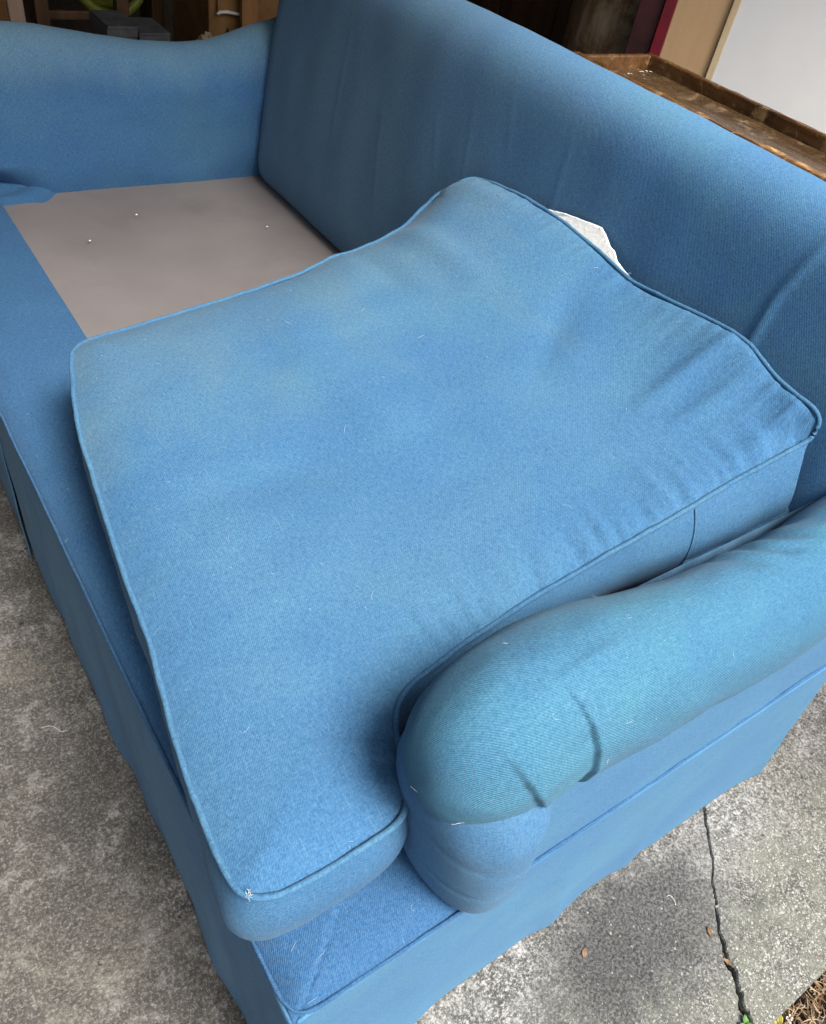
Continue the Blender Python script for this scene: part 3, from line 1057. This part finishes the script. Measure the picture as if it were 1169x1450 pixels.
# tufts of white stuffing poking through the cushion's worn corner
V = []; F = []
for k in range(12):
    c = at_z(random.choice([(350, 1268), (351, 1267)]), .522) + np.array([random.gauss(0, .0008), random.gauss(0, .0008), 0])
    fibre(V, F, c, (-.3, -.6, .8), random.uniform(.0015, .004), .00025)
t_ = mesh_obj('stuffing_tuft', V, F, M['lint'], cush, False)

# white liner corner behind the cushion
pts2 = [((752, 302), 0), ((768, 295), .002), ((800, 303), .003), ((850, 322), 0), ((857, 335), 0), ((862, 350), 0), ((868, 356), 0), ((872, 370), 0), ((880, 381), 0), ((888, 391), 0), ((898, 410), 0), ((860, 440), 0), ((780, 380), 0), ((720, 300), 0)]
top_c = []
for p, lift in pts2:
    d = ray(p)
    n_ = np.array([1, 0, -.55]); c0 = .6585 - lift - .55 * .700
    top_c.append(CAM + d * ((c0 - n_ @ CAM) / (n_ @ d)))
top_c = resample(top_c, .003, True)
for q in top_c:
    q[1] += .0006 * nz(*q, 120); q[2] += .0006 * nz(q[1], q[2], q[0], 130)
nn = len(top_c)
V = [tuple(q) for q in top_c] + [tuple(q + np.array([.003, 0, 0])) for q in top_c]
F = [tuple(range(nn)), tuple(range(nn, 2 * nn))[::-1]] + [(i, i + nn, (i + 1) % nn + nn, (i + 1) % nn) for i in range(nn)]
lc = mesh_obj('liner_cloth', V, F, M['white_cloth'], None, False)
tag(lc, 'corner of white cotton cloth sticking out behind the blue cushion', 'cloth')
V = []; F = []
for k in range(30):
    q = top_c[random.randrange(nn)]
    if q[1] < .53: fibre(V, F, q, (-1, -.1, .3), random.uniform(.004, .010), .0004)
mesh_obj('frayed_thread', V, F, M['lint'], lc, False)['kind'] = 'stuff'

# crumbs on the grey platform
for px, lab in (((127, 341), 'tiny white crumb on the grey platform towards its front edge'), ((193, 304), 'tiny white crumb on the grey platform towards the far arm'),
                ((378, 321), 'tiny white crumb on the grey platform close to the back')):
    c = at_z(px, .4045)
    bm = bmesh.new(); bmesh.ops.create_icosphere(bm, subdivisions=2, radius=.0015)
    V = [tuple(np.array([v.co.x * 1.5, v.co.y * (1.2 + .5 * nz(*(v.co * 900), 1)), v.co.z * .6 + .0004]) * (1 + .5 * nz(v.co.x * 700 + px[0], v.co.y * 700, v.co.z * 700, 1)) + c) for v in bm.verts]
    bm.verts.index_update(); F = [[v.index for v in f.verts] for f in bm.faces]; bm.free()
    tag(mesh_obj('crumb', V, F, M['lint'], None, True), lab, 'crumb', 'white crumbs on the seat platform')

# ---------------------------------------------------------------- behind the sofa, right: tray bench, boards, drum
tb = tag(empty('tray_bench', (1.15, .3, 0)), 'worn brown wooden bench with a raised rim standing behind the sofa back', 'bench')
X0, X1, Y0, Y1 = 1.046, 1.252, -.45, 1.002


def plank(name, lo, hi, mat, parent, n=90, wobble=.0025):
    """long worn rail along y with chipped arrises"""
    rows_ = []
    for y in np.linspace(lo[1], hi[1], n):
        k = lambda s_: wobble * (noise.noise(Vector((y * 26, s_, 1))) + .7 * noise.noise(Vector((y * 70, s_, 4))))
        c = .0025 + abs(k(9)) * 1.2
        a, b, z0, z1 = lo[0], hi[0], lo[2], hi[2]
        rows_.append([(a + k(1) * .4, y, z0), (a + k(1) * .4, y, z1 - c), (a + c * .4, y, z1 - c * .3), (a + c, y, z1 + k(2) * .4), (b - c, y, z1 + k(3) * .4), (b - c * .4, y, z1 - c * .3), (b + k(5) * .4, y, z1 - c), (b + k(5) * .4, y, z0)])
    P_ = np.array(rows_)
    nu, nv = P_.shape[:2]
    F_ = [(i * nv + j, i * nv + (j + 1) % nv, (i + 1) * nv + (j + 1) % nv, (i + 1) * nv + j) for i in range(nu - 1) for j in range(nv)]
    F_ += [tuple(range(nv))[::-1], tuple((nu - 1) * nv + j for j in range(nv))]
    return mesh_obj(name, P_.reshape(-1, 3), F_, mat, parent, False)


plank('bench_bed', (X0 + .017, Y0, .715), (X1 - .012, Y1 - .014, .7385), M['tray_bed'], tb, 60, .0008)
plank('rim_rail', (X0 - .004, Y0, .69), (X0 + .0165, Y1, .763), M['tray'], tb)
plank('rim_rail', (X1 - .0115, Y0, .69), (X1 + .002, Y1, .761), M['tray'], tb)
box('rim_rail', (X0 + .0170, Y1 - .013, .69), (X1 - .0118, Y1 - .001, .7605), M['tray'], tb, .003)
box('apron', (X0 + .013, Y0, .60), (X0 + .03, Y1 - .02, .713), M['tray'], tb, .002)
for x in (X0 + .035, X1 - .06):
    for y in (Y0 + .03, Y1 - .07):
        box('leg', (x, y, .002), (x + .04, y + .04, .713), M['tray'], tb, .003)
# flakes of old white paint on the bed
V = []; F = []
for k in range(8):
    c = at_z((912 + random.gauss(0, 9), 103 + random.gauss(0, 4)), .7395)
    s0 = len(V); m = 6; r0 = random.uniform(.0015, .004)
    V += [(c[0] + r0 * math.cos(a) * random.uniform(.5, 1.2), c[1] + r0 * math.sin(a) * random.uniform(.5, 1.2), .7398 + .0004 * k / 16) for a in np.linspace(0, 6.28, m, endpoint=False)]
    F.append(tuple(range(s0, s0 + m)))
mesh_obj('paint_flecks', V, F, M['lint'], tb, False)['kind'] = 'stuff'

# white board with plywood beside it, both upright behind the bench
wb = tag(empty('white_board', (1.82, .9, 0)), 'large white board with a raw wood edge leaning behind the bench', 'board')
pn = box('panel', (0, -.82, 0), (.016, -.0005, 1.15), M['white_panel'], wb, .001)
for v in pn.data.vertices:                # turned a little towards the open door
    x_, y_ = v.co.x, v.co.y
    v.co.x, v.co.y, v.co.z = 1.8115 + x_ * math.cos(R(48)) - y_ * math.sin(R(48)), 1.250 + x_ * math.sin(R(48)) + y_ * math.cos(R(48)), v.co.z + .35
es = box('edge_strip', (1.797, 1.2452, .35), (1.818, 1.262, 1.5), M['ply_edge'], wb, .002)
for v in es.data.vertices:
    x_, y_ = v.co.x - 1.80, v.co.y - 1.262
    v.co.x, v.co.y = 1.80 + x_ * math.cos(R(45)) - y_ * math.sin(R(45)), 1.262 + x_ * math.sin(R(45)) + y_ * math.cos(R(45))


def turn(o, px, py, ang):
    """turn a finished board about a vertical line so it faces the open door"""
    for v in o.data.vertices:
        x_, y_ = v.co.x - px, v.co.y - py
        v.co.x, v.co.y = px + x_ * math.cos(ang) - y_ * math.sin(ang), py + x_ * math.sin(ang) + y_ * math.cos(ang)


ob = box('plywood_board', (1.806, 1.2628, .002), (1.821, 1.388, 1.5), M['ply'], None, .002)
turn(ob, 1.80, 1.2625, R(42))
tag(ob, 'tan plywood board standing beside the white board', 'board')
ob = box('red_board', (1.802, 1.3885, .002), (1.835, 1.416, 1.5), M['red'], None, .002)
turn(ob, 1.80, 1.2625, R(42))
tag(ob, 'narrow bright red board between plywood and brown drum', 'board')
ob = box('maroon_board', (1.812, 1.4165, .002), (1.84, 1.475, 1.5), M['maroon'], None, .002)
turn(ob, 1.80, 1.2625, R(42))
tag(ob, 'dark maroon board standing behind the brown drum', 'board')
# drum
dr = tag(empty('drum', (1.82, 1.62, 0)), 'mottled brown rusty drum behind the far end of the bench', 'drum')
prof = []
for z in np.linspace(0.002, .98, 60):
    r = .128 + .004 * math.exp(-((z - .42) / .012) ** 2) + .004 * math.exp(-((z - .86) / .012) ** 2)
    prof.append((r, z))
P = np.array([[(1.82 + (r*1.12 + .003 * nz(math.cos(t) * 3, math.sin(t) * 3, z * 6, 1)) * math.cos(t), 1.605 + (r*1.12 + .003 * nz(math.cos(t) * 3, math.sin(t) * 3, z * 6, 1)) * math.sin(t), z) for r, z in prof] for t in np.linspace(0, 2 * math.pi, 80, endpoint=False)])
grid('shell', P, M['drum'], dr, close_u=True)
P = np.array([[(1.82 + r * math.cos(t), 1.605 + r * math.sin(t), .965) for r in (.02, .06, .125)] for t in np.linspace(0, 2 * math.pi, 48, endpoint=False)])
grid('lid', P, M['drum'], dr, close_u=True)
# brown cupboard
cb = tag(empty('cupboard', (2.2, 2.4, 0)), 'dark brown wooden cupboard in the shade left of the drum', 'cupboard')
box('carcass', (2.06, 1.80, .002), (2.45, 3.0, 1.6), M['brown_wood'], cb, .004)
for k, y in enumerate((1.82, 2.10, 2.38, 2.66)):
    box('door_panel', (2.045 + .002 * (k % 2), y, .05), (2.0585, y + .268, 1.55), M['brown_wood'], cb, .004)
# black bag past the end of the white board
bb = tag(empty('black_bag', (1.45, .42, 0)), 'black plastic bag beside the right end of the bench', 'bag')
bm = bmesh.new(); bmesh.ops.create_icosphere(bm, subdivisions=4, radius=1)
V = []
for v in bm.verts:
    k = 1 + .16 * nz(*v.co, 2.2) + .06 * nz(*v.co, 6)
    V.append((1.50 + v.co.x * .16 * k, .315 + v.co.y * .20 * k * (1 - .3 * v.co.z), max(.002, .39 + v.co.z * .385 * k)))
bm.verts.index_update(); F = [[v.index for v in f.verts] for f in bm.faces]; bm.free()
mesh_obj('bag_body', V, F, M['black'], bb, True)

# ---------------------------------------------------------------- clutter past the far arm, in the dark of the garage
def Y_at(px, y):
    d = ray(px); return CAM + d * (y - CAM[1]) / d[1]


ob = box('timber_plank', (.27, 2.22, .002), (.405, 2.25, 1.25), M['orange_wood'], None, .003)
tag(ob, 'orange-brown plank standing upright past the far arm, at the very left', 'plank')
a = Y_at((33, 31), 2.1)
ob = box('batten', (a[0] - .017, 2.09, .002), (a[0] + .017, 2.11, .95), M['pale_wood'], None, .003, rot=(0, R(-1.5), 0))
tag(ob, 'pale narrow wooden batten standing in front of the orange-brown plank', 'batten')
st = tag(empty('stool', (.47, 2.3, 0)), 'small brown wooden stool in the dark next to the pale batten', 'stool')
for x in (.46, .66):
    for y in (2.24, 2.44):
        box('leg', (x - .016, y - .016, .002), (x + .016, y + .016, .56), M['brown_wood'], st, .003)
box('seat', (.43, 2.21, .562), (.69, 2.47, .585), M['brown_wood'], st, .004)
box('stretcher', (.476, 2.235, .47), (.644, 2.25, .49), M['brown_wood'], st, .003)
# black crate with grey boxes in front, hose coil hung on it
cr_ = tag(empty('crate', (.75, 2.25, 0)), 'black plastic crate under the grey boxes past the far arm', 'crate')
box('body', (.60, 1.98, .002), (.90, 2.2, .400), M['black'], cr_, .006)
for z in (.12, .24, .34):
    box('rib', (.595, 1.972, z), (.905, 1.979, z + .02), M['black'], cr_, .002)
for px0, px1, ytop, yb, lab in ((151, 196, 37, 60, 'grey flat box on the black crate, the left of two'), (197, 243, 47, 66, 'grey flat box on the black crate, the right and lower of two')):
    a = Y_at((px0, ytop), 2.0); b = Y_at((px1, ytop), 2.0)
    e = tag(empty('file_box', ((a[0] + b[0]) / 2, 2.07, .401)), lab, 'box', 'grey boxes on the black crate')
    hh = (a[2] + b[2]) / 2
    k = 0; z = .402
    while z < hh - .004:
        t = random.choice([.012, .016, .02]); z1 = min(z + t, hh)
        box('folder', (a[0] + random.uniform(0, .003), 2.0 + random.uniform(0, .004), z), (b[0] - random.uniform(.001, .004), 2.13, z1 - .0008), M['grey_box'], e, .001)
        z = z1
hs = tag(empty('hose', (.66, 2.3, .5)), 'yellow-green garden hose in a loose coil above the black crate', 'hose')
c0 = Y_at((155, -34), 2.3)
pts = []
for t in np.linspace(0, 4 * 2 * math.pi, 220):
    r = .085 + .010 * math.sin(t * .37) - .004 * t / 6.28
    pts.append((c0[0] + r * math.cos(t), 2.28 + .02 * t / 6.28 + .004 * math.sin(t * 2.3), c0[2] + r * math.sin(t) * .92))
tube('hose_coil', pts, .0125, M['lime'], hs, 10)
hk = tube('hook', [(c0[0], 2.285, c0[2] + .075), (c0[0], 2.33, c0[2] + .085), (c0[0], 2.395, c0[2] + .085)], .006, M['black'], hs, 8)
ob = box('pegboard', (.45, 2.50, .60), (1.0, 2.515, 1.3), M['brown_wood'], None, .002)
# board the hose hangs from stands on two posts
ob.name = 'rack_board'
rk = tag(empty('rack', (.72, 2.45, 0)), 'dark wooden rack with a board that the hose hangs from', 'rack')
ob.parent = rk; ob.location = -rk.location
ob.name = 'board'
for x in (.80, 1.04):
    box('post', (x, 2.40, .002), (x + .035, 2.498, 1.3), M['brown_wood'], rk, .003)
# cardboard box with torn white edge, green cloth, crumpled paper
cx_ = tag(empty('carton', (.98, 2.1, 0)), 'brown cardboard carton with a torn white edge behind the far arm', 'carton')
a = Y_at((308, 20), 2.05); b = Y_at((347, 20), 2.05)
box('flap', (a[0], 2.05, a[2]), (b[0], 2.056, a[2] + .22), M['card'], cx_, .001)
pts = [Y_at(p, 2.047) for p in [(307, 20), (312, 17), (322, 17), (332, 19), (341, 21), (346, 21)]]
tube('torn_edge', resample(pts, .003), .0042, M['card_white'], cx_, 6, wob=.5)
box('body', (a[0] - .02, 2.06, .002), (b[0] + .10, 2.30, a[2] + .20), M['card'], cx_, .003)
a = Y_at((346, 30), 2.02); b = Y_at((369, 30), 2.02)
ob = box('leaning_board', (a[0] + .004, 2.02, .002), (b[0] + .004, 2.035, 1.0), M['orange_wood'], None, .002, rot=(0, R(-1.2), 0))
tag(ob, 'narrow orange-brown board standing just left of the sofa back', 'board')


def lump(name, c, r, mat, seed, label, cat, rough=.35, base=None):
    bm = bmesh.new(); bmesh.ops.create_icosphere(bm, subdivisions=5, radius=1)
    V = []
    for v in bm.verts:
        f = v.co.copy()
        k = 1 + rough * nz(f.x + seed, f.y, f.z, 1.8) + rough * .8 * (abs(nz(f.x + seed, f.y, f.z, 4)) - .2)
        V.append((c[0] + f.x * r[0] * k, c[1] + f.y * r[1] * k, max(base, c[2] + f.z * r[2] * k) if base is not None else c[2] + f.z * r[2] * k))
    bm.verts.index_update(); F = [[v.index for v in f_.verts] for f_ in bm.faces]; bm.free()
    return tag(mesh_obj(name, V, F, mat, None, False), label, cat)


stand = tag(box('low_box', (.86, 1.86, .002), (1.10, 2.018, .395), M['black'], None, .005), 'black box low in the dark under the crumpled paper bag', 'box')
c = Y_at((295, 52), 1.93)
lump('paper_bag', (c[0], 1.93, .445), (.040, .05, .065), M['paper'], 2.2, 'crumpled beige paper bag behind the dip in the far arm', 'bag', .45, .3955)
c = Y_at((321, 44), 1.95)
lump('green_cloth', (c[0], 1.96, .44), (.030, .04, .075), M['green'], 6.1, 'dark green cloth stuffed beside the crumpled paper bag', 'cloth', .3, .3955)

# ---------------------------------------------------------------- litter in the crack and along the slab's edge
def leaf(name, c, L, W, rz, mat, label, cat='leaf', group=None, curl=.3, tilt=(0, 0), parent=None):
    n_, m = 9, 5
    V = []; F = []
    for i in range(n_):
        t = i / (n_ - 1)
        wd = W * math.sin(math.pi * min(1, t * .96 + .03)) ** .8
        for j in range(m):
            s_ = (j / (m - 1) - .5) * 2
            x = (t - .5) * L; y = s_ * wd / 2 * (1 + .12 * math.sin(t * 31))
            z = curl * W * .5 * s_ * s_ + curl * L * .35 * (t - .5) ** 2 + .0006 + x * tilt[0] + y * tilt[1]
            V.append((c[0] + x * math.cos(rz) - y * math.sin(rz), c[1] + x * math.sin(rz) + y * math.cos(rz), c[2] + z))
    F = [(i * m + j, i * m + j + 1, (i + 1) * m + j + 1, (i + 1) * m + j) for i in range(n_ - 1) for j in range(m - 1)]
    o = mesh_obj(name, V, F, mat, parent, True)
    o.modifiers.new('t', 'SOLIDIFY').thickness = .0005
    if parent is None: tag(o, label, cat, group)
    return o


leaf('dry_leaf', at_z((827, 1349), .0005), .013, .007, .6, M['leaf_dry'], 'orange-brown scrap of leaf flat on the concrete below the arm', group='dry leaf scraps on the concrete', curl=.1)
leaf('dry_leaf', at_z((1004, 1320), .0005), .014, .006, 1.1, M['leaf_dry'], 'rusty curled leaf caught on the left lip of the crack', group='dry leaf scraps on the concrete', curl=.5)
leaf('dry_leaf', at_z((1030, 1363), -.004), .016, .006, 2.0, M['leaf_dry'], 'rusty leaf wedged inside the wide part of the crack', group='dry leaf scraps on the concrete', curl=.5)

wd = tag(empty('weed', tuple(at_z((1056, 1450), -.02))), 'small green weed at the foot of the crack', 'weed')
for k, (px, rz, L) in enumerate((((1055, 1446), 1.0, .014), ((1061, 1453), 2.6, .013), ((1050, 1455), .2, .012))):
    leaf('leaf', at_z(px, .002), L, .009, rz, M['leaf_green'], None, parent=wd, tilt=(.2, .3))
wd = tag(empty('weed', tuple(at_z((1104, 1450), -.02))), 'yellowing weed at the outer edge of the concrete', 'weed')
for k, (px, rz, L) in enumerate((((1103, 1443), .8, .014), ((1098, 1451), 2.2, .013), ((1110, 1454), -.4, .012))):
    leaf('leaf', at_z(px, -.004), L, .008, rz, M['leaf_yellow'], None, parent=wd, tilt=(.2, -.3))
wd = tag(empty('fallen_blossom', tuple(at_z((1117, 1444), -.01))), 'small white fallen blossom beside the yellowing weed', 'blossom')
for k in range(4):
    leaf('petal', at_z((1117 + 3 * math.cos(k * 1.7), 1443 + 4 * math.sin(k * 1.7)), -.003), .006, .004, k * 1.6, M['petal'], None, parent=wd)

# dry grass and needles in the joint and crack
V = []; F = []
for k in range(420):
    x = random.uniform(.50, .86)
    e = edge_y(x)
    fibre(V, F, (x, e - random.uniform(.0, .040), -.012 + random.uniform(0, .012)), (random.uniform(-.4, .4), random.uniform(-.4, .4), 1), random.uniform(.006, .03), random.uniform(.0004, .0012))
for k in range(60):
    i = random.randrange(len(crack))
    if crack[i, 1] > .01 or crack[i, 1] < -.24: continue
    fibre(V, F, (cl[i, 0] * .5 + cr[i, 0] * .5, crack[i, 1], -.006 + random.uniform(-.006, .004)), (random.uniform(-.4, .4), .1, 1), random.uniform(.005, .016), random.uniform(.0003, .0008))
mesh_obj('dry_litter', V, F, M['straw'], None, False)['kind'] = 'stuff'
V = []; F = []
for k in range(160):
    x = random.uniform(.5, .86)
    fibre(V, F, (x, edge_y(x) - random.uniform(.0, .035), -.012 + random.uniform(0, .008)), (random.uniform(-.4, .4), random.uniform(-.4, .4), 1), random.uniform(.006, .02), random.uniform(.0006, .0016))
mesh_obj('leaf_mould', V, F, M['leaf_dry'], None, False)['kind'] = 'stuff'
# loose grit on the concrete: small stones, uncountable
V = []; F = []
ico = bmesh.new(); bmesh.ops.create_icosphere(ico, subdivisions=1, radius=1)
ico.verts.index_update()
iv = [v.co.copy() for v in ico.verts]; iff = [[v.index for v in f.verts] for f in ico.faces]; ico.free()
for k in range(350):
    x = random.uniform(.05, 1.0); y = -abs(random.gauss(0, .12)) - .005 if random.random() < .8 else random.uniform(-.24, -.02)
    if y < -.238: continue
    s0 = len(V); r = random.uniform(.0005, .0019) * random.choice([.6, .8, 1, 1])
    sq = random.uniform(.3, .6); an = random.uniform(0, 3); el = random.uniform(1, 1.6)
    for v in iv:
        k2 = r * (1 + .35 * nz(v.x + k, v.y, v.z, 1.4))
        px_, py_ = v.x * k2 * el, v.y * k2
        V.append((x + px_ * math.cos(an) - py_ * math.sin(an), y + px_ * math.sin(an) + py_ * math.cos(an), v.z * k2 * sq + r * .15))
    for f in iff: F.append(tuple(s0 + q for q in f))
grit = mesh_obj('grit', V, F, plain('pale_grit', (.20, .195, .18), (.40, .39, .36), 300, .9, .2), None, False)
grit['kind'] = 'stuff'
# loose white threads on the concrete
for pa, pb, lab in (((58, 1031), (99, 1034), 'loose white thread on the concrete left of the skirt'), ((944, 1270), (960, 1280), 'short curled white thread on the concrete left of the crack')):
    a = at_z(pa, .0012); b = at_z(pb, .0012)
    pts = [a + (b - a) * t + np.array([.004 * math.sin(t * 5), .003 * math.sin(t * 7), 0]) for t in np.linspace(0, 1, 20)]
    tag(tube('thread', pts, .00032, M['lint'], None, 5), lab, 'thread', 'white threads on the concrete')
